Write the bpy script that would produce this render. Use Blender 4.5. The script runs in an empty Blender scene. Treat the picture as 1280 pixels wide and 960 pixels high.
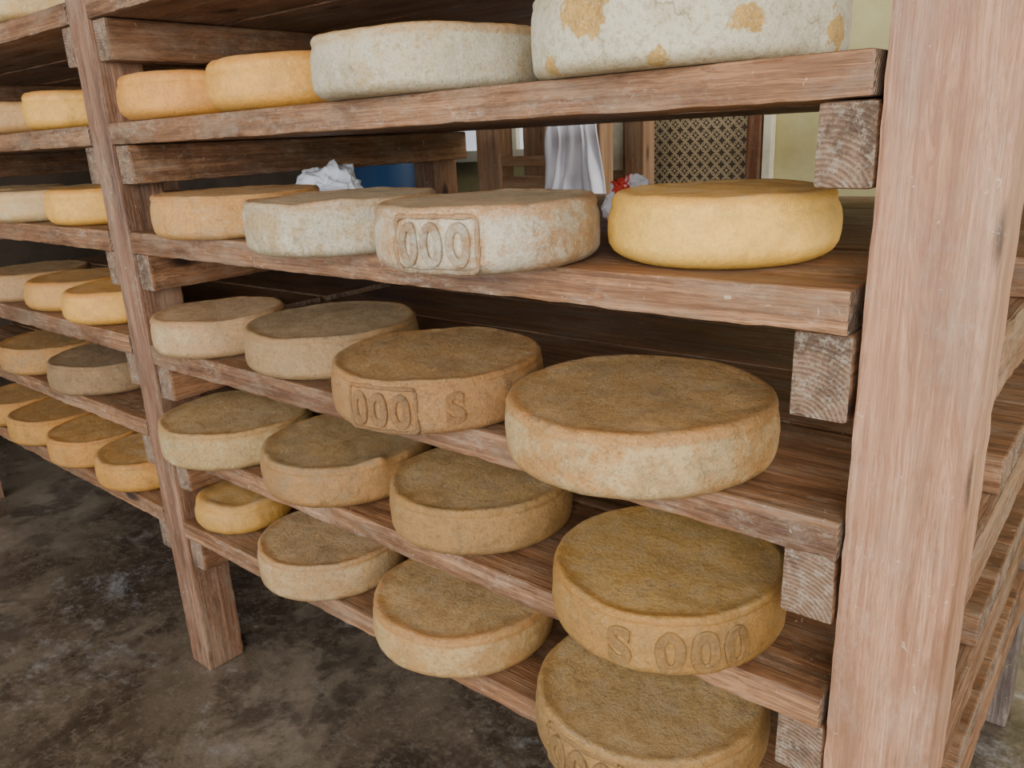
import bpy, bmesh, math, random
from mathutils import Vector, Matrix, noise

random.seed(4)
H = 1.28            # camera height above the floor
CD = 0.80           # camera distance in front of the rack face (rack face is Y=0)
S = bpy.context.scene
COL = S.collection

def lin(c):
    out = []
    for v in c:
        v = v / 255.0
        out.append(v / 12.92 if v <= 0.04045 else ((v + 0.055) / 1.055) ** 2.4)
    return (out[0], out[1], out[2], 1.0)
def mulc(c, k): return tuple(max(0, min(255, int(q * k))) for q in c)

# ------------------------------------------------------------------ node helpers
class NT:
    def __init__(self, name):
        m = bpy.data.materials.new(name)
        m.use_nodes = True
        self.m = m
        self.t = m.node_tree
        self.b = self.t.nodes['Principled BSDF']
        self.tc = self.t.nodes.new('ShaderNodeTexCoord')
        self.oi = None
    def n(self, k): return self.t.nodes.new(k)
    def l(self, a, b): self.t.links.new(a, b)
    def setin(self, sock, v):
        if hasattr(v, 'is_output') or hasattr(v, 'links'):
            self.l(v, sock)
        else:
            sock.default_value = v
    def math(self, op, a, b=0.0, clamp=False):
        n = self.n('ShaderNodeMath'); n.operation = op; n.use_clamp = clamp
        self.setin(n.inputs[0], a); self.setin(n.inputs[1], b)
        return n.outputs[0]
    def coords(self, scale=(1, 1, 1), rnd=True):
        src = self.tc.outputs['Object']
        if rnd:
            if self.oi is None:
                self.oi = self.n('ShaderNodeObjectInfo')
            mul = self.math('MULTIPLY', self.oi.outputs['Random'], 23.0)
            add = self.n('ShaderNodeVectorMath'); add.operation = 'ADD'
            self.l(src, add.inputs[0]); self.l(mul, add.inputs[1])
            src = add.outputs[0]
        mp = self.n('ShaderNodeMapping')
        mp.inputs['Scale'].default_value = scale
        self.l(src, mp.inputs['Vector'])
        return mp.outputs[0]
    def noise(self, vec, scale, detail=4, rough=0.6, dist=0.0):
        n = self.n('ShaderNodeTexNoise')
        n.inputs['Scale'].default_value = scale
        n.inputs['Detail'].default_value = detail
        n.inputs['Roughness'].default_value = rough
        n.inputs['Distortion'].default_value = dist
        self.l(vec, n.inputs['Vector'])
        return n.outputs['Fac']
    def ramp(self, fac, stops):
        r = self.n('ShaderNodeValToRGB')
        e = r.color_ramp.elements
        while len(e) < len(stops): e.new(0.5)
        for i, (p, c) in enumerate(stops):
            e[i].position = p
            e[i].color = c if not isinstance(c, (int, float)) else (c, c, c, 1)
        self.l(fac, r.inputs[0])
        return r.outputs[0]
    def rng(self, v, a, b, c=0.0, d=1.0, smooth=True):
        n = self.n('ShaderNodeMapRange')
        n.interpolation_type = 'SMOOTHSTEP' if smooth else 'LINEAR'
        self.setin(n.inputs['Value'], v)
        n.inputs['From Min'].default_value = a; n.inputs['From Max'].default_value = b
        n.inputs['To Min'].default_value = c; n.inputs['To Max'].default_value = d
        return n.outputs['Result']
    def mix(self, f, a, b, mode='MIX'):
        n = self.n('ShaderNodeMix'); n.data_type = 'RGBA'; n.blend_type = mode
        self.setin(n.inputs[0], f); self.setin(n.inputs[6], a); self.setin(n.inputs[7], b)
        return n.outputs[2]
    def gamma(self, c, g):
        n = self.n('ShaderNodeGamma'); self.l(c, n.inputs[0]); n.inputs[1].default_value = g
        return n.outputs[0]
    def bump(self, h, strength=0.3, dist=0.002):
        n = self.n('ShaderNodeBump')
        n.inputs['Strength'].default_value = strength
        n.inputs['Distance'].default_value = dist
        self.l(h, n.inputs['Height'])
        self.l(n.outputs[0], self.b.inputs['Normal'])
    def out(self, col=None, rough=None, spec=None):
        if col is not None: self.setin(self.b.inputs['Base Color'], col)
        if rough is not None: self.setin(self.b.inputs['Roughness'], rough)
        if spec is not None: self.b.inputs['Specular IOR Level'].default_value = spec
        return self.m

def wood(name, axis, base=(150, 109, 75), dark=(92, 62, 41), light=(176, 134, 98), scuff=0.28, stain=0.55, grime=0.32, gam=1.12):
    k = NT(name)
    def sc(a, c):
        v = [c, c, c]; v[axis] = a
        return tuple(v)
    # growth bands bent by a slow warp, fibre, pore streaks
    g1 = k.noise(k.coords(sc(0.6, 13.0)), 2.6, 7, 0.60, 0.9)
    bands = k.math('ABSOLUTE', k.math('SUBTRACT', k.math('FRACT', k.math('MULTIPLY', g1, 17.0)), 0.5))
    col = k.ramp(g1, [(0.34, lin(mulc(base, 0.82))), (0.5, lin(base)), (0.66, lin(light))])
    col = k.mix(k.rng(bands, 0.0, 0.30, 0.50, 0.0), col, lin(dark))
    g2 = k.noise(k.coords(sc(5.0, 230.0)), 2.0, 3, 0.6)
    col = k.mix(k.rng(g2, 0.44, 0.64, 0.0, 0.45), col, lin(dark))
    g3 = k.noise(k.coords(sc(1.6, 75.0)), 2.0, 4, 0.6)
    col = k.mix(k.rng(g3, 0.48, 0.62, 0.0, 0.5), col, lin(dark))
    # damp stains
    patch = k.noise(k.coords(sc(2.2, 7.0)), 1.6, 9, 0.74)
    col = k.mix(k.rng(patch, 0.46, 0.64, 0.0, stain), col, lin(mulc(dark, 0.74)))
    # grey grime
    gp = k.noise(k.coords(sc(4.0, 13.0)), 1.3, 8, 0.76)
    col = k.mix(k.rng(gp, 0.46, 0.62, 0.0, grime), col, lin((152, 137, 117)))
    # knots
    vo = k.n('ShaderNodeTexVoronoi'); vo.inputs['Scale'].default_value = 1.0
    k.l(k.coords(sc(2.8, 7.5)), vo.inputs['Vector'])
    col = k.mix(k.rng(vo.outputs['Distance'], 0.05, 0.14, 0.9, 0.0), col, lin((46, 29, 20)))
    # faint uneven mould dust, drawn out along the grain
    s1 = k.noise(k.coords(sc(26.0, 60.0)), 2.2, 7, 0.85)
    s2 = k.noise(k.coords(sc(3.0, 8.0)), 1.5, 8, 0.82)
    sm = k.math('MULTIPLY', k.rng(s1, 0.44, 0.62), k.rng(s2, 0.48, 0.66))
    col = k.mix(k.math('MULTIPLY', sm, scuff), col, lin((200, 188, 168)))
    # a few short nicks
    s3 = k.noise(k.coords(sc(45.0, 34.0)), 1.4, 2, 0.5, 2.0)
    col = k.mix(k.rng(s3, 0.71, 0.75, 0.0, 0.45), col, lin((206, 192, 172)))
    col = k.gamma(col, gam)
    k.bump(k.math('ADD', g1, k.math('ADD', k.math('MULTIPLY', g2, 0.6), k.math('MULTIPLY', g3, 0.8))), 0.6, 0.003)
    return k.out(col, k.rng(patch, 0.4, 0.7, 0.66, 0.38), 0.35)

def endgrain(name, axis):
    k = NT(name)
    v = k.coords((1, 1, 1), rnd=True)
    w = k.n('ShaderNodeTexWave'); w.wave_type = 'RINGS'
    w.rings_direction = 'XYZ'[axis]
    w.inputs['Scale'].default_value = 60.0
    w.inputs['Distortion'].default_value = 1.0
    w.inputs['Detail'].default_value = 3.0
    w.inputs['Detail Scale'].default_value = 0.4
    mp = k.n('ShaderNodeMapping'); mp.inputs['Location'].default_value = (0.02, 0.02, 0.055)
    k.l(k.tc.outputs['Object'], mp.inputs['Vector']); k.l(mp.outputs[0], w.inputs['Vector'])
    col = k.mix(w.outputs['Fac'], lin((130, 104, 84)), lin((152, 126, 103)))
    nn = k.noise(v, 13.0, 8, 0.78)
    col = k.mix(k.rng(nn, 0.46, 0.59, 0, 0.75), col, lin((82, 68, 58)))
    n3 = k.noise(v, 70.0, 5, 0.8)
    col = k.mix(k.rng(n3, 0.50, 0.60, 0, 0.5), col, lin((178, 164, 146)))
    k.bump(k.math('ADD', k.math('MULTIPLY', w.outputs['Fac'], 0.6), k.math('MULTIPLY', n3, 3.5)), 0.9, 0.003)
    return k.out(k.gamma(col, 1.06), 0.9, 0.2)

WX = wood('wood_grain_long', 0, scuff=0.42)
WY = wood('wood_grain_deep', 1, base=(148, 107, 75), dark=(90, 60, 40), light=(172, 131, 97), scuff=0.35)
WZ = wood('wood_grain_upright', 2, base=(176, 132, 101), dark=(138, 96, 71), light=(190, 149, 118), scuff=0.30, stain=0.35, grime=0.28, gam=1.08)
WZD = wood('wood_grain_upright_dark', 2, base=(146, 108, 83), dark=(96, 68, 50), light=(168, 131, 105), scuff=0.3)
WZG = wood('wood_grain_upright_grey', 2, base=(124, 110, 102), dark=(86, 72, 64), light=(152, 138, 128), scuff=0.4)
EG = [endgrain('end_grain_%s' % 'xyz'[i], i) for i in range(3)]

def link(o, parent=None):
    COL.objects.link(o)
    if parent is not None: o.parent = parent
    return o

def box(name, x0, x1, y0, y1, z0, z1, mat, axis=None, bevel=0.004, parent=None, wob=0.0):
    cx, cy, cz = (x0 + x1) / 2, (y0 + y1) / 2, (z0 + z1) / 2
    d = (x1 - x0, y1 - y0, z1 - z0)
    bm = bmesh.new()
    bmesh.ops.create_cube(bm, size=1.0)
    for v in bm.verts:
        v.co = Vector((v.co.x * d[0], v.co.y * d[1], v.co.z * d[2]))
    if axis is not None:
        n = max(2, int(d[axis] / 0.022))
        es = [e for e in bm.edges if abs((e.verts[0].co - e.verts[1].co)[axis]) > d[axis] * 0.9]
        bmesh.ops.subdivide_edges(bm, edges=es, cuts=n, use_grid_fill=True)
    if bevel:
        es = [e for e in bm.edges if len(e.link_faces) == 2 and e.calc_face_angle(0) > 1.0]
        bmesh.ops.bevel(bm, geom=es, offset=bevel, segments=2, affect='EDGES', profile=0.6)
    if wob and axis is not None:
        off = Vector((cx * 7.1, cy * 5.3, cz * 9.7))
        for v in bm.verts:
            a = noise.noise(v.co * 6 + off) * wob
            b = noise.noise(v.co * 41 + off) * wob * 0.9
            for i in range(3):
                if i != axis:
                    s = 1 if v.co[i] > 0 else -1
                    if i == 2 and axis != 2 and s > 0: continue
                    v.co[i] += -s * abs(a + b)
    me = bpy.data.meshes.new(name)
    bm.to_mesh(me); bm.free()
    me.materials.append(mat)
    if axis is not None:
        me.materials.append(EG[axis])
        for p in me.polygons:
            if abs(p.normal[axis]) > 0.8: p.material_index = 1
    o = bpy.data.objects.new(name, me)
    o.location = (cx, cy, cz)
    if parent is not None:
        o.location = Vector((cx, cy, cz)) - parent.location
    return link(o, parent)

# ------------------------------------------------------------------ the rack
rack = bpy.data.objects.new('storage_rack', None)
rack.empty_display_size = 0.2
rack.location = (-1.0, 0.5, 0.0)
rack['label'] = 'reddish-brown rough timber ageing rack with six plank shelves'
rack['category'] = 'storage rack'
link(rack)

XR0, XR1 = -0.223, -0.113      # near post
XL0, XL1 = -1.822, -1.733      # middle post
XF0, XF1 = -3.50, -3.415       # far post
TOP = 2.30
DEP = 1.04
for (a, b, m, m2) in ((XR0, XR1, WZ, WZG), (XL0, XL1, WZD, WZD), (XF0, XF1, WZD, WZD)):
    box('post', a, b, 0.0, 0.10, 0.0, TOP, m, 2, 0.005, rack, 0.0018)
    box('post', a, b, DEP - 0.10, DEP, 0.0, TOP, m2, 2, 0.004, rack, 0.002)

LV = {0: 0.300, 1: 0.060, 2: -0.161, 3: -0.412, 4: -0.640, 5: -0.850}
LB = {0: 0.300, 1: 0.060, 2: -0.161, 3: -0.400, 4: -0.608, 5: -0.838}
for lv, zr in LV.items():
    TH = 0.047 if lv in (2, 3) else 0.043
    zt = H + zr
    zb = zt - TH
    lh = {0: 0.078, 1: 0.082, 2: 0.096, 3: 0.086, 4: 0.080, 5: 0.082}[lv]
    dx = {2: 0.009, 3: 0.005}.get(lv, 0.0)
    gap = 0.003 + 0.004 * (lv % 3)
    # main bay
    box('shelf_board', XL1 + 0.002, XR0 - gap, -0.002, 0.262, zb, zt, WX, 0, 0.004, rack, 0.0028)
    box('shelf_board', XL1 - 0.040, XR1 - 0.003, 0.272, 0.515, zb, zt, WX, 0, 0.003, rack, 0.0015)
    box('shelf_board', XL1 - 0.040, XR1 - 0.003, 0.520, 0.775, zb, zt, WX, 0, 0.003, rack, 0.0015)
    box('shelf_board', XL1 + 0.002, XR0 - 0.004, 0.782, 1.035, zb, zt, WX, 0, 0.004, rack, 0.0015)
    # other bay
    yt = H + LB[lv]; yb = yt - TH
    box('shelf_board', XF1 + 0.002, XL0 - 0.003, -0.002, 0.262, yb, yt, WX, 0, 0.004, rack, 0.0028)
    box('shelf_board', XF1 - 0.04, XL0 + 0.040, 0.272, 0.515, yb, yt, WX, 0, 0.004, rack, 0.0015)
    box('shelf_board', XF1 - 0.04, XL0 + 0.040, 0.530, 0.775, yb, yt, WX, 0, 0.004, rack, 0.0015)
    box('shelf_board', XF1 + 0.002, XL0 - 0.003, 0.788, 1.035, yb, yt, WX, 0, 0.004, rack, 0.0015)
    # bearers running front to back
    for (a, b, q, hh) in ((XR0 - 0.060 - dx, XR0 - 0.001 - dx * 0.5, zb, lh), (XL1 + 0.001, XL1 + 0.057, zb, 0.080), (XL0 - 0.055, XL0 - 0.001, yb, 0.080), (XF1 + 0.001, XF1 + 0.057, yb, 0.080)):
        box('bearer_block', a, b, 0.006, 1.03, q - hh, q - 0.0005, WY, 1, 0.006, rack, 0.003)
    box('side_rail', XR1 - 0.050, XR1 - 0.001, 0.101, DEP - 0.101, zb - 0.078, zb - 0.0005, WY, 1, 0.004, rack, 0.003)

# ------------------------------------------------------------------ cheese
def cheese_mat(i, R, h, top, side, bloom, amt, rim, style='', gam=1.17, nm='cheese_rind'):
    k = NT('%s_%02d' % (nm, i))
    rs = random.Random(i * 17)
    pit = rs.uniform(0.6, 1.0); crack = rs.uniform(0.1, 0.5); rgh = rs.uniform(0.44, 0.58)
    msc = rs.uniform(18, 30); grime = rs.uniform(0.15, 0.42)
    if style == 'smooth': pit *= 0.45; rgh = 0.45; crack = 0; grime = 0.1
    if style == 'peeled': grime = 0.2
    sx = k.n('ShaderNodeSeparateXYZ'); k.l(k.tc.outputs['Object'], sx.inputs[0])
    x, y, z = sx.outputs
    ge = k.n('ShaderNodeNewGeometry')
    sn = k.n('ShaderNodeSeparateXYZ'); k.l(ge.outputs['Normal'], sn.inputs[0])
    nz = sn.outputs[2]
    r = k.math('SQRT', k.math('ADD', k.math('MULTIPLY', x, x), k.math('MULTIPLY', y, y)))
    mp = k.n('ShaderNodeMapping'); mp.inputs['Location'].default_value = (i * 3.7, i * 1.9, i * 2.3)
    k.l(k.tc.outputs['Object'], mp.inputs['Vector'])
    v = mp.outputs[0]
    big = k.noise(v, 6.0, 4, 0.55, 0.3)
    med = k.noise(v, msc, 9, 0.78, 0.3)
    m3 = k.noise(v, 60.0, 6, 0.8)
    fine = k.noise(v, 150.0, 5, 0.8)
    f2 = k.noise(v, 320.0, 3, 0.75)
    top = mulc(top, 1.06)
    topb = mulc(top, 1.12)
    tcol = k.mix(k.rng(big, 0.36, 0.64), lin(top), lin(topb))
    tcol = k.mix(k.rng(med, 0.46, 0.66, 0.0, 0.45), tcol, lin(mulc(top, 0.80)))
    # powdery bloom on the top
    g = sum(top) / 3 * 1.24
    dust = k.math('MULTIPLY', k.rng(med, 0.36, 0.58, 0.75, 0.15), k.rng(fine, 0.36, 0.56, 0.5, 1.0))
    tcol = k.mix(dust, tcol, lin((min(255, g * 1.11), min(255, g * 0.99), g * 0.82)))
    scol = k.mix(k.rng(med, 0.42, 0.60, 0.0, 0.55), lin(side), lin(mulc(side, 0.82)))
    lo = 0.66 - 0.34 * amt
    if style == 'peeled':
        pts = [((-0.022, -0.179, 0.074), 0.036), ((-0.075, -0.165, 0.010), 0.012), ((0.134, -0.121, 0.036), 0.016), ((0.180, -0.01, 0.03), 0.020), ((0.06, -0.17, 0.004), 0.012)]
        nn = k.noise(v, 30.0, 6, 0.65, 0.5)
        m = None
        for (p, rad) in pts:
            dv = k.n('ShaderNodeVectorMath'); dv.operation = 'DISTANCE'
            k.l(k.tc.outputs['Object'], dv.inputs[0]); dv.inputs[1].default_value = p
            d = k.math('ADD', dv.outputs['Value'], k.math('MULTIPLY', k.math('SUBTRACT', nn, 0.5), 0.075))
            q = k.rng(d, rad - 0.002, rad + 0.002)
            m = q if m is None else k.math('MINIMUM', m, q)
        bm2 = k.math('MULTIPLY', m, k.rng(m3, 0.34, 0.52, 0.80, 1.0))
    else:
        src = k.math('ADD', k.math('MULTIPLY', big, 0.40), k.math('MULTIPLY', med, 0.60))
        bmask = k.rng(src, lo - 0.05, lo + 0.09)
        bm2 = k.math('MULTIPLY', bmask, k.rng(m3, 0.36, 0.54, 0.45, 1.0))
        bm2 = k.math('MULTIPLY', bm2, k.rng(fine, 0.36, 0.52, 0.55, 0.95))
    scol = k.mix(bm2, scol, lin(bloom))
    edge_n = k.math('ADD', nz, k.math('MULTIPLY', k.math('SUBTRACT', med, 0.5), 0.8))
    topm = k.rng(edge_n, 0.5, 0.85)
    col = k.mix(topm, scol, tcol)
    # worn rim, then a darker band toward the bottom edge
    zt = k.math('ADD', z, k.math('MULTIPLY', k.math('SUBTRACT', med, 0.5), 0.028))
    rr = k.math('ADD', r, k.math('MULTIPLY', k.math('SUBTRACT', med, 0.5), 0.06))
    rimm = k.math('MULTIPLY', k.rng(rr, R - 0.028, R - 0.010), k.rng(zt, h - 0.016, h - 0.008))
    rimm = k.math('MULTIPLY', rimm, k.rng(big, 0.38, 0.58, 0.12, 0.65))
    col = k.mix(rimm, col, lin(rim))
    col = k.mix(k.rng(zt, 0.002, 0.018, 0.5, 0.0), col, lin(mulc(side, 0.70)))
    # dark stains, grey mould, pits, dust
    st = k.noise(v, 9.0, 8, 0.76, 0.5)
    col = k.mix(k.rng(st, 0.53, 0.67, 0.0, 0.40 * pit), col, lin(mulc(side, 0.68)))
    gm_ = k.noise(v, 12.5, 9, 0.80, 0.2)
    sg = sum(side) / 3
    col = k.mix(k.rng(gm_, 0.48, 0.62, 0.0, grime), col, lin((sg * 1.02, sg * 0.97, sg * 0.80)))
    col = k.mix(k.rng(m3, 0.51, 0.63, 0.0, 0.38 * pit), col, lin(mulc(side, 0.68)))
    col = k.mix(k.rng(fine, 0.50, 0.62, 0.0, 0.45 * pit), col, lin(mulc(side, 0.62)))
    col = k.mix(k.rng(f2, 0.53, 0.65, 0.0, 0.38), col, lin(mulc(bloom, 1.02)))
    if crack > 0.2:
        nv = k.n('ShaderNodeVectorMath'); nv.operation = 'ADD'
        nn = k.n('ShaderNodeTexNoise'); nn.inputs['Scale'].default_value = 34; nn.inputs['Detail'].default_value = 6
        k.l(v, nn.inputs['Vector'])
        sc = k.n('ShaderNodeVectorMath'); sc.operation = 'SCALE'; sc.inputs['Scale'].default_value = 0.05
        k.l(nn.outputs['Color'], sc.inputs[0]); k.l(v, nv.inputs[0]); k.l(sc.outputs[0], nv.inputs[1])
        ce = k.n('ShaderNodeTexVoronoi'); ce.feature = 'DISTANCE_TO_EDGE'; ce.inputs['Scale'].default_value = 11.0
        k.l(nv.outputs[0], ce.inputs['Vector'])
        cm = k.math('MULTIPLY', k.rng(ce.outputs['Distance'], 0.004, 0.018, 1, 0), k.rng(st, 0.53, 0.60))
        col = k.mix(k.math('MULTIPLY', cm, crack), col, lin(mulc(side, 0.5)))
    vo = k.n('ShaderNodeTexVoronoi'); vo.inputs['Scale'].default_value = 26.0
    k.l(v, vo.inputs['Vector'])
    col = k.mix(k.math('MULTIPLY', k.rng(vo.outputs['Distance'], 0.05, 0.11, 1.0, 0.0), 0.25), col, lin(bloom))
    col = k.gamma(col, gam)
    k.bump(k.math('ADD', k.math('ADD', k.math('MULTIPLY', med, 0.8), k.math('MULTIPLY', m3, 0.8)), k.math('MULTIPLY', fine, 0.7)), 0.35 + 0.4 * min(1, pit), 0.006)
    return k.out(col, rgh, 0.5)

BULGE = 0.0040
def seg(th, z, R, h, sd, bg=BULGE):
    """radius of the side at angle th, height z"""
    c, s = math.cos(th), math.sin(th)
    lo = noise.noise(Vector((c * 1.1 + sd, s * 1.1, 0.3))) * 0.0036
    md = noise.noise(Vector((c * 4.5 + sd, s * 4.5, z * 25))) * 0.0016
    hi = noise.noise(Vector((c * 14 + sd, s * 14, z * 80))) * 0.0008
    t = min(1, max(0, z / h))
    return R - bg * 0.5 + lo + md + hi + bg * math.sin(math.pi * (t ** 0.85))

def make_cheese(i, X, dy, lv, R, h, mat, mmat, label, group, text=None, edge=0.009, lump=None, z0=0.0, bg=BULGE):
    sd = i * 5.77
    N = 192
    eb = edge * 1.7          # softer bottom edge
    bm = bmesh.new()
    prof = [(R * 0.6, 0.0), (0.035, 0.0), (eb, 0.0), (eb * 0.5, eb * 0.2), (eb * 0.15, eb * 0.55), (0.0, eb)]
    m = 10
    for j in range(1, m):
        t = j / m
        prof.append((0.0, eb + t * (h - eb - edge * 1.9)))
    # crease under a thin raised lip
    prof += [(0.0010, h - edge * 1.75), (0.0022, h - edge * 1.45), (0.0008, h - edge * 1.15), (0.0, h - edge * 0.76),
             (edge * 0.14, h - edge * 0.36), (edge * 0.38, h - edge * 0.08), (edge * 0.7, h + 0.0006), (edge * 1.15, h + 0.0006), (edge * 1.8, h - 0.0006)]
    def tz(x, y, th, f):
        zz = noise.noise(Vector((math.cos(th) * 1.6 + sd, math.sin(th) * 1.6, 7.0))) * 0.0032 * f * f
        zz += noise.noise(Vector((x * 34 + sd, y * 34, 1))) * 0.0011
        zz += noise.noise(Vector((x * 8 + sd, y * 8, 4))) * 0.0014
        return zz
    def lmp(p):
        if lump is None: return p
        d = (p - lump[0]).length
        w = math.exp(-(d / lump[1]) ** 2)
        dirv = Vector((lump[0].x, lump[0].y, 0)).normalized() * 0.6 + Vector((0, 0, 0.8))
        nn = noise.noise(p * 45) * 0.6 + 1
        return p + dirv * w * lump[2] * nn
    rows = []
    for (ins, z) in prof:
        row = []
        for a in range(N):
            th = 2 * math.pi * a / N
            rad = seg(th, z, R, h, sd, bg) - ins
            x, y = rad * math.cos(th), rad * math.sin(th)
            w = max(0, (z - h * 0.5) / (h * 0.5))
            row.append(bm.verts.new(lmp(Vector((x, y, z + w * tz(x, y, th, 1.0))))))
        rows.append(row)
    RI = R - bg * 0.5 - edge * 1.8
    for f in (0.95, 0.88, 0.80, 0.72, 0.64, 0.54, 0.42, 0.30, 0.18, 0.08):
        row = []
        for a in range(N):
            th = 2 * math.pi * a / N
            rad = RI * f
            x, y = rad * math.cos(th), rad * math.sin(th)
            row.append(bm.verts.new(lmp(Vector((x, y, h - 0.0014 - 0.0012 * (1 - f) + tz(x, y, th, f))))))
        rows.append(row)
    for q in range(len(rows) - 1):
        A, B = rows[q], rows[q + 1]
        for a in range(N):
            b = (a + 1) % N
            bm.faces.new((A[a], A[b], B[b], B[a]))
    bm.faces.new(list(reversed(rows[0])))
    c = bm.verts.new((0, 0, h - 0.0026 + tz(0, 0, 0, 0)))
    L = rows[-1]
    for a in range(N):
        bm.faces.new((L[a], L[(a + 1) % N], c))
    for f in bm.faces: f.smooth = True
    me = bpy.data.meshes.new('cheese_wheel')
    bm.to_mesh(me); bm.free()
    me.materials.append(mat)
    o = bpy.data.objects.new('cheese_wheel', me)
    o.location = (X, dy - CD, z0 + 0.0004)
    o['label'] = label
    o['category'] = 'cheese wheel'
    o['group'] = group
    link(o)
    if text:
        for (body, offdeg, size, sx, frame, zc) in text:
            ang = math.atan2(-dy, -X) + math.radians(offdeg)
            emboss(o, mmat, body, ang, size, sx, R, h, sd, frame, zc)
    return o

def emboss(parent, mat, body, ang, size, sx, R, h, sd, frame, zc):
    cu = bpy.data.curves.new('t', 'FONT')
    cu.body = body; cu.size = size; cu.align_x = 'CENTER'; cu.align_y = 'CENTER'
    cu.extrude = 0.0028; cu.bevel_depth = 0.0020; cu.bevel_resolution = 4
    cu.offset = 0.0008
    cu.space_character = 1.18
    cu.resolution_u = 12
    to = bpy.data.objects.new('t', cu)
    COL.objects.link(to)
    dg = bpy.context.evaluated_depsgraph_get(); dg.update()
    me = bpy.data.meshes.new_from_object(to.evaluated_get(dg))
    COL.objects.unlink(to); bpy.data.objects.remove(to)
    bm = bmesh.new(); bm.from_mesh(me)
    xs = [v.co.x for v in bm.verts]; ys = [v.co.y for v in bm.verts]
    mx, my = (min(xs) + max(xs)) / 2, (min(ys) + max(ys)) / 2
    for v in bm.verts: v.co.x = (v.co.x - mx) * sx; v.co.y -= my
    if frame:
        hw = (max(xs) - min(xs)) / 2 * sx + 0.008; hh = min((max(ys) - min(ys)) / 2 + 0.007, h / 2 - 0.008)
        def tube(p0, p1, rr):
            n = 14; rws = []
            d = (Vector(p1) - Vector(p0)); nrm = Vector((-d.y, d.x, 0)).normalized()
            for q in range(n + 1):
                pt = Vector(p0) + d * q / n
                rq = rr * (0.85 + 0.6 * noise.noise(pt * 55 + Vector((sd, 0, 0))))
                rws.append([bm.verts.new(pt + nrm * rq * 1.2 * math.cos(w) + Vector((0, 0, rq * 1.0 * math.sin(w)))) for w in [k * math.pi / 4 for k in range(8)]])
            for q in range(n):
                for w in range(8):
                    bm.faces.new((rws[q][w], rws[q][(w + 1) % 8], rws[q + 1][(w + 1) % 8], rws[q + 1][w]))
        c = 0.005
        pts = [(-hw + c, -hh), (hw - c, -hh), (hw, -hh + c), (hw, hh - c), (hw - c, hh), (-hw + c, hh), (-hw, hh - c), (-hw, -hh + c)]
        for q in range(8):
            a = pts[q]; b = pts[(q + 1) % 8]
            tube((a[0], a[1], 0), (b[0], b[1], 0), 0.0032)
    for v in bm.verts:
        z = h * zc + v.co.y
        th = ang + v.co.x / R
        wx = noise.noise(Vector((v.co.x * 42, v.co.y * 42, sd)))
        wy = noise.noise(Vector((v.co.x * 42, v.co.y * 42, sd + 9)))
        ww = noise.noise(Vector((v.co.x * 90, v.co.y * 90, sd + 5)))
        rad = seg(th, z, R, h, sd) + v.co.z * 0.85 + 0.0009 * wx + 0.0005 * ww
        z += wy * 0.0016
        th += wx * 0.0016 / R
        v.co = Vector((rad * math.cos(th), rad * math.sin(th), z))
    for f in bm.faces: f.smooth = True
    m2 = bpy.data.meshes.new('embossed_marking')
    bm.to_mesh(m2); bm.free()
    m2.materials.append(mat)
    e = bpy.data.objects.new('embossed_marking', m2)
    e['label'] = 'raised moulded digits on the rind'
    COL.objects.link(e)
    e.parent = parent

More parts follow.
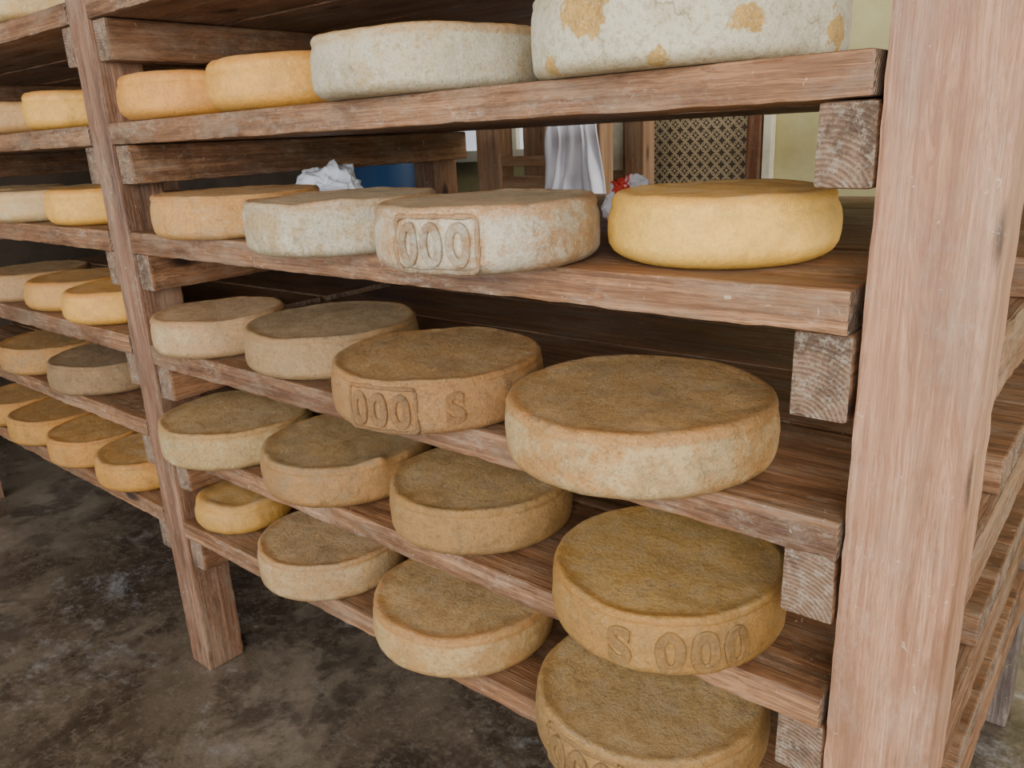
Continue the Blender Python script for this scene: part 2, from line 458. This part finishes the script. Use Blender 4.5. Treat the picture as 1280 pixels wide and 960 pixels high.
G = {0: 'cheese wheels on the highest shelf', 1: 'cheese wheels on the upper shelf', 2: 'cheese wheels on the second shelf',
     3: 'cheese wheels on the middle shelf', 4: 'cheese wheels on the fourth shelf', 5: 'cheese wheels on the lowest shelf'}
W = [
 # X, dy, lv, R, h, top, side, bloom, amt, rim, label, text
 (-0.488, 0.930, 1, 0.182, 0.088, (194,174,130), (206,166,94), (212,204,178), 0.60, (200,174,124), 'large cream-grey cheese wheel with bare ochre patches', None),
 (-0.897, 0.905, 1, 0.170, 0.082, (184,144,90), (192,164,114), (212,204,182), 0.66, (188,140,80), 'cream-white bloomed cheese wheel beside the large one', None),
 (-1.280, 0.935, 1, 0.143, 0.086, (208,150,72), (226,168,78), (230,192,120), 0.22, (204,138,58), 'orange-yellow smooth-rinded cheese wheel', None),
 (-1.576, 0.915, 1, 0.140, 0.082, (204,144,68), (222,160,76), (228,188,114), 0.22, (198,128,54), 'orange-yellow cheese wheel next to the rack post', None),
 (-0.450, 0.962, 2, 0.139, 0.085, (220,168,88), (238,190,92), (240,208,122), 0.22, (218,158,68), 'bright yellow smooth cheese wheel', None),
 (-0.720, 0.818, 2, 0.150, 0.082, (168,148,120), (182,144,100), (212,205,184), 0.58, (182,128,70), 'grey-white bloomed cheese wheel with framed moulded zeros',
    [('000', -27, 0.068, 0.86, True, 0.48)]),
 (-1.055, 0.842, 2, 0.155, 0.080, (178,158,130), (186,158,114), (213,206,185), 0.64, (184,130,72), 'whitish bloomed cheese wheel with an orange rim', None),
 (-1.460, 0.905, 2, 0.163, 0.080, (200,157,105), (210,156,88), (216,190,144), 0.40, (194,132,68), 'orange-tan cheese wheel dusted with white bloom', None),
 (-0.511, 0.865, 3, 0.176, 0.085, (176,138,86), (186,140,82), (208,184,138), 0.54, (186,130,68), 'large brown-topped cheese wheel with mottled tan side', None),
 (-0.893, 0.872, 3, 0.171, 0.083, (172,135,87), (174,129,79), (198,168,120), 0.36, (176,124,66), 'brown cheese wheel with raised zeros moulded on its side',
    [('000', -31, 0.068, 0.86, True, 0.48), ('S', 7, 0.062, 0.95, False, 0.5)]),
 (-1.262, 0.950, 3, 0.167, 0.082, (158,135,104), (170,137,95), (190,165,124), 0.35, (166,126,80), 'grey-brown cheese wheel with dull dusty top', None),
 (-1.578, 0.893, 3, 0.140, 0.080, (178,145,110), (187,151,108), (206,181,138), 0.42, (176,132,84), 'tan-brown cheese wheel against the rack post', None),
 (-0.464, 0.862, 4, 0.156, 0.083, (172,137,76), (174,131,70), (198,167,108), 0.26, (174,126,58), 'olive-brown cheese wheel with large moulded digits',
    [('S', -21, 0.066, 0.95, False, 0.48), ('000', 17, 0.074, 0.95, False, 0.48)]),
 (-0.868, 0.930, 4, 0.158, 0.082, (169,137,87), (172,133,80), (193,161,110), 0.25, (168,126,68), 'olive-brown plain cheese wheel', None),
 (-1.210, 0.912, 4, 0.166, 0.081, (165,134,89), (170,128,76), (191,159,104), 0.3, (172,124,68), 'brown cheese wheel with a damaged bulging rim', None),
 (-1.558, 0.885, 4, 0.163, 0.081, (176,144,97), (186,153,101), (210,186,139), 0.46, (180,132,72), 'tan cheese wheel with pale side beside the post', None),
 (-0.488, 0.862, 5, 0.167, 0.081, (169,137,85), (171,133,78), (193,165,112), 0.3, (168,126,68), 'olive-brown cheese wheel with moulded digits on its side',
    [('000', -34, 0.070, 0.92, True, 0.48), ('S', 4, 0.062, 0.95, False, 0.42)]),
 (-0.885, 0.885, 5, 0.160, 0.081, (172,139,91), (182,141,86), (206,176,125), 0.42, (182,126,66), 'brown cheese wheel with pale lower edge', None),
 (-1.258, 0.882, 5, 0.148, 0.080, (174,142,102), (182,145,97), (206,180,138), 0.46, (176,128,72), 'tan cheese wheel with powdery greyish side', None),
 (-1.618, 0.905, 5, 0.109, 0.075, (184,142,78), (196,150,76), (210,178,106), 0.2, (184,130,62), 'small golden-yellow cheese wheel', None),
 # bay beyond the middle post
 (-2.17, 0.93, 0, 0.150, 0.085, (188,150,96), (208,168,104), (214,194,150), 0.5, (194,140,74), 'cream-tan bloomed cheese wheel near the ceiling', None),
 (-2.50, 0.93, 0, 0.150, 0.085, (188,150,96), (202,158,92), (214,194,150), 0.45, (194,140,74), 'cream-tan bloomed cheese wheel near the ceiling', None),
 (-2.12, 0.93, 1, 0.132, 0.085, (210,156,76), (232,178,84), (234,196,118), 0.15, (210,144,60), 'golden-yellow cheese wheel behind the rack post', None),
 (-2.43, 0.95, 1, 0.140, 0.080, (182,138,88), (196,152,96), (210,184,134), 0.4, (180,128,70), 'tan dusty cheese wheel beside a yellow one', None),
 (-2.08, 0.92, 2, 0.132, 0.085, (210,156,74), (230,176,82), (234,196,118), 0.15, (210,144,60), 'golden-yellow cheese wheel behind the rack post', None),
 (-2.39, 0.92, 2, 0.155, 0.080, (180,148,108), (202,168,116), (214,196,156), 0.5, (190,138,82), 'pale bloomed cheese wheel beside a yellow one', None),
 (-2.72, 0.92, 2, 0.155, 0.080, (180,148,108), (202,168,116), (214,196,156), 0.5, (190,138,82), 'pale bloomed cheese wheel with tan rim', None),
 (-2.06, 0.91, 3, 0.138, 0.080, (206,152,76), (222,168,80), (226,186,112), 0.15, (204,140,62), 'golden-yellow cheese wheel behind the rack post', None),
 (-2.35, 0.93, 3, 0.140, 0.080, (190,142,80), (202,152,80), (210,172,108), 0.2, (190,130,64), 'ochre cheese wheel beside a yellow one', None),
 (-2.66, 0.93, 3, 0.150, 0.080, (168,134,94), (184,146,100), (198,168,122), 0.4, (174,130,72), 'tan-brown dusty cheese wheel on the shelf', None),
 (-2.24, 0.93, 4, 0.166, 0.080, (152,126,96), (160,128,88), (178,148,108), 0.3, (158,116,70), 'dull grey-brown cheese wheel behind the post', None),
 (-2.60, 0.93, 4, 0.166, 0.080, (178,136,82), (188,140,78), (200,160,102), 0.2, (178,124,62), 'ochre-brown cheese wheel beside a grey one', None),
 (-2.05, 0.90, 5, 0.140, 0.080, (188,140,72), (202,148,68), (212,172,96), 0.15, (188,126,56), 'golden-ochre cheese wheel behind the rack post', None),
 (-2.345, 0.90, 5, 0.145, 0.080, (188,140,72), (198,144,68), (212,172,96), 0.15, (188,126,56), 'golden-ochre cheese wheel in a low row', None),
 (-2.645, 0.90, 5, 0.145, 0.080, (184,136,72), (196,144,68), (212,172,96), 0.15, (184,122,56), 'golden-ochre cheese wheel in a low row', None),
 (-2.945, 0.90, 5, 0.145, 0.080, (184,136,72), (196,144,68), (212,172,96), 0.15, (184,122,56), 'golden-ochre cheese wheel in a low row', None),
]
for i, w in enumerate(W):
    X, dy, lv, R, h, top, side, bloom, amt, rim, label, text = w
    style = 'peeled' if 'bare ochre' in label else ('smooth' if 'yellow' in label else '')
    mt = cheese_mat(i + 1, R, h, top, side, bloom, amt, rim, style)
    mm = mt
    if text:
        mm = cheese_mat(i + 1, R, h, mulc(top, 0.88), mulc(side, 0.87), mulc(bloom, 0.90), amt * 0.8, rim, style, nm='marking_rind')
    lump = None
    if 'damaged' in label:
        a = math.atan2(-dy, -X) + math.radians(18)
        lump = (Vector(((R - 0.012) * math.cos(a), (R - 0.012) * math.sin(a), h)), 0.024, 0.011)
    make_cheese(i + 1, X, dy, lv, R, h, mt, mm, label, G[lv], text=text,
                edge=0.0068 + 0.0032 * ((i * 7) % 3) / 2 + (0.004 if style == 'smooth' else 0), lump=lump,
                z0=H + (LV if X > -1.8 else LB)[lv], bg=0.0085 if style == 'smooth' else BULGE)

# ------------------------------------------------------------------ room
def floor_mat():
    k = NT('wet_concrete')
    v = k.coords((1, 1, 1), rnd=False)
    a = k.noise(v, 1.3, 7, 0.62, 0.3)
    b = k.noise(v, 5.0, 10, 0.74, 0.2)
    c = k.noise(v, 50.0, 6, 0.8)
    col = k.ramp(a, [(0.36, lin((72, 61, 51))), (0.50, lin((106, 94, 80))), (0.64, lin((140, 128, 112)))])
    col = k.mix(k.rng(b, 0.45, 0.60, 0, 0.7), col, lin((54, 45, 38)))
    col = k.mix(k.rng(c, 0.49, 0.62, 0, 0.35), col, lin((142, 131, 116)))
    pw = k.noise(k.coords((1.0, 1.8, 1), rnd=False), 1.9, 12, 0.78, 0.2)
    col = k.mix(k.math('MULTIPLY', k.rng(pw, 0.53, 0.66, 0, 0.6), k.rng(c, 0.36, 0.54, 0.35, 1)), col, lin((168, 167, 168)))  # pale scuffs and soft floor reflections, both painted into the colour
    k.bump(k.math('ADD', b, k.math('MULTIPLY', c, 0.25)), 0.5, 0.010)
    return k.out(k.gamma(col, 1.1), k.rng(a, 0.42, 0.58, 0.08, 0.34), 0.9)
def plaster_mat(name, c1, c2):
    k = NT(name)
    v = k.coords((1, 1, 1), rnd=False)
    a = k.noise(v, 2.4, 6, 0.65)
    b = k.noise(v, 30.0, 5, 0.7)
    col = k.mix(k.rng(a, 0.35, 0.65), lin(c1), lin(c2))
    k.bump(b, 0.25, 0.004)
    return k.out(col, 0.85, 0.2)
def plain(name, c, rough=0.6, metal=0.0, var=0.12):
    k = NT(name)
    a = k.noise(k.coords((1, 1, 1)), 18.0, 5, 0.65)
    col = k.mix(k.rng(a, 0.35, 0.7, 0, var * 3), lin(c), lin(mulc(c, 0.72)))
    k.b.inputs['Metallic'].default_value = metal
    k.bump(a, 0.15, 0.002)
    return k.out(col, rough)

def struct(name, *a, **kw):
    o = box(name, *a, **kw)
    o['kind'] = 'structure'
    return o
PL = plaster_mat('cream_plaster', (200, 192, 142), (178, 166, 114))
PR = plaster_mat('pale_grey_plaster', (206, 206, 204), (186, 186, 188))
PC = plaster_mat('brown_ceiling_plaster', (168, 152, 132), (142, 126, 106))
PD = plaster_mat('dark_brown_plaster', (76, 64, 53), (60, 50, 41))  # dark brown tone for the left-hand walls
struct('floor', -6.0, 3.0, -4.0, 2.0, -0.1, 0.0, floor_mat(), bevel=0)
struct('wall_back', -3.3, 3.0, 2.0, 2.12, 0.0, 2.7, PL, bevel=0)
struct('wall_rear', -6.0, -3.3, 1.98, 2.12, 0.0, 2.7, PD, bevel=0)
struct('wall_left', -6.12, -6.0, -4.0, 2.12, 0.0, 2.7, PD, bevel=0)
struct('wall_right', 3.0, 3.12, -4.0, 2.12, 0.0, 2.7, PR, bevel=0)
struct('ceiling', -6.12, 3.12, -4.0, 2.12, 2.7, 2.8, PC, bevel=0)

# lattice door
FR = wood('door_wood', 2, base=(124, 82, 54), dark=(90, 56, 36), light=(144, 102, 70), scuff=0.1, stain=0.2)
FRX = wood('door_wood_rail', 0, base=(124, 82, 54), dark=(90, 56, 36), light=(144, 102, 70), scuff=0.1, stain=0.2)
def lattice_mat():
    k = NT('brass_lattice')
    mp = k.n('ShaderNodeMapping'); mp.inputs['Scale'].default_value = (24, 24, 24)
    k.l(k.tc.outputs['Object'], mp.inputs['Vector'])
    sx = k.n('ShaderNodeSeparateXYZ'); k.l(mp.outputs[0], sx.inputs[0])
    def ring(ox, oz):
        fx = k.math('SUBTRACT', k.math('FRACT', k.math('ADD', sx.outputs[0], ox + 50)), 0.5)
        fz = k.math('SUBTRACT', k.math('FRACT', k.math('ADD', sx.outputs[2], oz + 50)), 0.5)
        d = k.math('SQRT', k.math('ADD', k.math('MULTIPLY', fx, fx), k.math('MULTIPLY', fz, fz)))
        return k.rng(k.math('ABSOLUTE', k.math('SUBTRACT', d, 0.44)), 0.035, 0.07, 1, 0), d
    r1, d1 = ring(0, 0); r2, d2 = ring(0.5, 0.5)
    dot = k.rng(d1, 0.10, 0.14, 1, 0)
    m = k.math('MAXIMUM', k.math('MAXIMUM', r1, r2), dot)
    col = k.mix(m, lin((76, 62, 48)), lin((178, 160, 124)))
    k.bump(m, 0.6, 0.004)
    return k.out(col, 0.45)
dr = bpy.data.objects.new('door_1', None); dr.location = (-1.40, 1.97, 0); dr['kind'] = 'structure'
dr['label'] = 'brown wooden door with patterned brass lattice panel'; link(dr)
box('door_frame_side', -1.70, -1.655, 1.95, 1.999, 0, 2.1, FR, 2, 0.004, dr)
box('door_frame_side', -1.20, -1.15, 1.95, 1.999, 0, 2.1, FR, 2, 0.004, dr)
box('door_frame_rail', -1.655, -1.20, 1.955, 1.999, 2.02, 2.1, FRX, 0, 0.004, dr)
box('door_frame_rail', -1.655, -1.20, 1.955, 1.999, 0.0, 0.35, FRX, 0, 0.004, dr)
box('lattice_panel', -1.655, -1.20, 1.975, 1.998, 0.35, 2.02, lattice_mat(), None, 0.0, dr)
TRM = plain('cream_paint', (226, 218, 190), 0.5)
struct('trim_1', -1.145, -1.115, 1.96, 1.999, 0, 2.2, TRM, bevel=0.003)
struct('trim_2', -1.755, -1.705, 1.96, 1.999, 0, 2.2, TRM, bevel=0.003)

# window
wn = bpy.data.objects.new('window_1', None); wn.location = (-2.3, 1.98, 1.0); wn['kind'] = 'structure'
wn['label'] = 'bright daylight window with painted frame'; link(wn)
gm = bpy.data.materials.new('daylit_glass'); gm.use_nodes = True
gb = gm.node_tree.nodes['Principled BSDF']
gb.inputs['Base Color'].default_value = (0.7, 0.75, 0.8, 1)
gb.inputs['Emission Color'].default_value = (0.84, 0.90, 1.0, 1)
gb.inputs['Emission Strength'].default_value = 0.6
box('window_pane', -2.60, -1.90, 1.985, 1.998, 1.22, 1.75, gm, None, 0, wn)
for (a, b, c, d) in ((-2.65, -2.60, 1.17, 1.80), (-1.90, -1.85, 1.17, 1.80), (-2.27, -2.24, 1.22, 1.75)):
    box('window_frame', a, b, 1.96, 1.999, c, d, TRM, None, 0.003, wn)
box('window_frame', -2.60, -1.90, 1.96, 1.999, 1.75, 1.80, TRM, None, 0.003, wn)
box('window_frame', -2.60, -1.90, 1.96, 1.999, 1.17, 1.22, TRM, None, 0.003, wn)

# wooden stand behind the rack
LW = wood('stand_wood', 2, base=(182, 144, 110), dark=(136, 100, 72), light=(202, 166, 132), scuff=0.2, stain=0.2)
LWX = wood('stand_wood_rail', 0, base=(176, 136, 100), dark=(128, 94, 68), light=(196, 158, 124), scuff=0.2, stain=0.2)
st = bpy.data.objects.new('wooden_stand', None); st.location = (-1.78, 1.62, 0)
st['label'] = 'pale wooden work stand with cross rails behind the rack'; st['category'] = 'stand'; link(st)
for (a, b) in ((-2.06, -1.95), (-1.59, -1.51)):
    box('leg', a, b, 1.50, 1.58, 0, 1.40, LW, 2, 0.004, st)
    box('leg', a, b, 1.78, 1.86, 0, 1.40, LW, 2, 0.004, st)
for z in (0.35, 1.085):
    box('rail', -1.95, -1.59, 1.51, 1.56, z, z + 0.05, LWX, 0, 0.003, st)
    box('rail', -1.95, -1.59, 1.79, 1.84, z, z + 0.05, LWX, 0, 0.003, st)
box('stand_top', -2.10, -1.47, 1.46, 1.88, 1.4005, 1.44, LWX, 0, 0.004, st)
box('rail', -1.95, -1.59, 1.51, 1.56, 1.17, 1.205, LWX, 0, 0.003, st)

def sheet(name, w, hgt, mat, loc, amp, seed, nx=70, nz=40, taper=0.3):
    bm = bmesh.new(); g = []
    for j in range(nz + 1):
        t = j / nz; row = []
        for i in range(nx + 1):
            s = i / nx - 0.5
            ww = w * (1 - taper * (1 - t))
            x = s * ww + 0.02 * noise.noise(Vector((t * 3, s * 4, seed)))
            y = amp * (0.35 + t) * math.sin(s * 30 + 3.0 * noise.noise(Vector((s * 3, t * 1.4, seed)))) + 0.02 * noise.noise(Vector((s * 5, t * 3, seed + 3)))
            z = -t * hgt + 0.03 * noise.noise(Vector((s * 5, 0, seed))) * t
            row.append(bm.verts.new((x, y, z)))
        g.append(row)
    for j in range(nz):
        for i in range(nx):
            f = bm.faces.new((g[j][i], g[j][i + 1], g[j + 1][i + 1], g[j + 1][i])); f.smooth = True
    me = bpy.data.meshes.new(name); bm.to_mesh(me); bm.free(); me.materials.append(mat)
    o = bpy.data.objects.new(name, me); o.location = loc
    md = o.modifiers.new('s', 'SOLIDIFY'); md.thickness = 0.003
    return link(o)
CL = plain('white_cotton', (244, 244, 252), 0.8, 0, 0.02)
c = sheet('draped_cloth', 0.25, 0.36, CL, (-1.570, 1.425, 1.399), 0.009, 2.0)
c['label'] = 'white cotton cloth hanging from the wooden stand'; c['category'] = 'cloth'

def crumple(name, rx, ry, rz, mat, loc, seed, label, cat):
    bm = bmesh.new()
    bmesh.ops.create_icosphere(bm, subdivisions=6, radius=1.0)
    for v in bm.verts:
        d = v.co.normalized()
        q = d * 1.3 + Vector((seed, 0, 0))
        ridge = 1 - abs(noise.noise(q * 1.5 + Vector((0, 5, 0)))) * 3
        ridge2 = 1 - abs(noise.noise(q * 3.2 + Vector((0, 9, 0)))) * 3
        k = 0.85 + 0.35 * noise.noise(q) + 0.13 * ridge + 0.05 * ridge2
        v.co = Vector((d.x * rx * k, d.y * ry * k, max(-0.5, d.z * k) * rz))
    mz = min(v.co.z for v in bm.verts)
    for v in bm.verts: v.co.z -= mz
    for f in bm.faces: f.smooth = True
    me = bpy.data.meshes.new(name); bm.to_mesh(me); bm.free(); me.materials.append(mat)
    o = bpy.data.objects.new(name, me); o.location = loc
    o['label'] = label; o['category'] = cat
    return link(o)
z2 = H + LV[2] + 0.001
WP = plain('white_plastic', (240, 242, 248), 0.3, 0, 0.04)
crumple('plastic_bag', 0.125, 0.06, 0.080, WP, (-1.57, 0.42, z2), 3.0, 'crumpled white plastic bag lying on the shelf', 'plastic bag')
def packet_mat():
    k = NT('red_clear_plastic')
    a = k.noise(k.coords((1, 1, 1)), 22.0, 3, 0.5)
    col = k.mix(k.rng(a, 0.48, 0.52), lin((214, 206, 206)), lin((196, 62, 50)))
    k.b.inputs['Transmission Weight'].default_value = 0.3
    return k.out(col, 0.2)
crumple('plastic_packet', 0.060, 0.022, 0.052, packet_mat(), (-0.790, 0.50, z2), 8.0, 'small crumpled clear and red plastic packet behind the cheeses', 'plastic packet')

# blue drum
def lathe(name, prof, mat, parent=None, N=64):
    bm = bmesh.new(); rows = []
    for (r, z) in prof:
        rows.append([bm.verts.new((r * math.cos(2 * math.pi * a / N), r * math.sin(2 * math.pi * a / N), z)) for a in range(N)])
    for q in range(len(rows) - 1):
        for a in range(N):
            f = bm.faces.new((rows[q][a], rows[q][(a + 1) % N], rows[q + 1][(a + 1) % N], rows[q + 1][a])); f.smooth = True
    bm.faces.new(list(reversed(rows[0]))); bm.faces.new(rows[-1])
    me = bpy.data.meshes.new(name); bm.to_mesh(me); bm.free(); me.materials.append(mat)
    o = bpy.data.objects.new(name, me)
    return link(o, parent)
BL = plain('blue_plastic', (28, 66, 108), 0.35, 0, 0.08)
dm = bpy.data.objects.new('plastic_drum', None); dm.location = (-2.68, 1.62, 0)
dm['label'] = 'tall blue plastic drum standing behind the rack'; dm['category'] = 'drum'; link(dm)
lathe('drum_body', [(0.22, 0.0), (0.25, 0.02), (0.26, 0.1), (0.26, 0.4), (0.27, 0.42), (0.27, 0.45), (0.26, 0.47), (0.26, 0.85), (0.27, 0.87), (0.27, 0.9), (0.26, 0.92), (0.26, 1.24), (0.24, 1.28)], BL, dm)
lathe('drum_lid', [(0.25, 1.281), (0.262, 1.285), (0.262, 1.315), (0.25, 1.325), (0.23, 1.318)], BL, dm)

# ------------------------------------------------------------------ camera
Xv = Vector((0.7725, -0.1567, 0.6152)).normalized()
Zv = Vector((-0.0455, 0.9529, 0.3001)); Zv = (Zv - Xv * Zv.dot(Xv)).normalized()
Yv = Zv.cross(Xv)
cam = bpy.data.cameras.new('camera'); cam.lens = 989 / 1280 * 36; cam.sensor_width = 36
cam.clip_start = 0.02
co = bpy.data.objects.new('camera', cam)
M = Matrix((Xv, Yv, Zv)).to_4x4()
M.translation = Vector((0, -CD, H))
co.matrix_world = M
COL.objects.link(co); S.camera = co

# ------------------------------------------------------------------ light
w = bpy.data.worlds.new('sky'); S.world = w; w.use_nodes = True
bg = w.node_tree.nodes['Background']
bg.inputs[0].default_value = (0.85, 0.93, 1.0, 1); bg.inputs[1].default_value = 3.5
def area(name, loc, tgt, sx, sy, p, col):
    l = bpy.data.lights.new(name, 'AREA'); l.shape = 'RECTANGLE'; l.size = sx; l.size_y = sy; l.energy = p; l.color = col
    o = bpy.data.objects.new(name, l); o.location = loc
    o.rotation_euler = (Vector(tgt) - Vector(loc)).to_track_quat('-Z', 'Y').to_euler()
    COL.objects.link(o); return o
area('doorway_light', (1.3, -2.4, 2.15), (-0.9, 0.2, 1.0), 1.7, 1.6, 135, (1.0, 0.99, 0.97))
area('front_fill_light', (-1.6, -3.2, 1.5), (-1.5, 0.2, 0.9), 2.2, 1.6, 42, (0.97, 0.98, 1.0))  # added fill from the camera side, brightens the shelf gaps
area('side_fill_light', (2.6, 0.9, 1.6), (-0.5, 0.6, 1.0), 1.4, 1.4, 70, (0.98, 0.98, 1.0))  # added fill from the right for post side and shelf tops, no window built
area('back_fill_light', (-0.9, 1.5, 2.6), (-1.3, 1.9, 1.2), 1.6, 0.4, 16, (1.0, 0.98, 0.95))  # added fill that brightens the space behind the rack
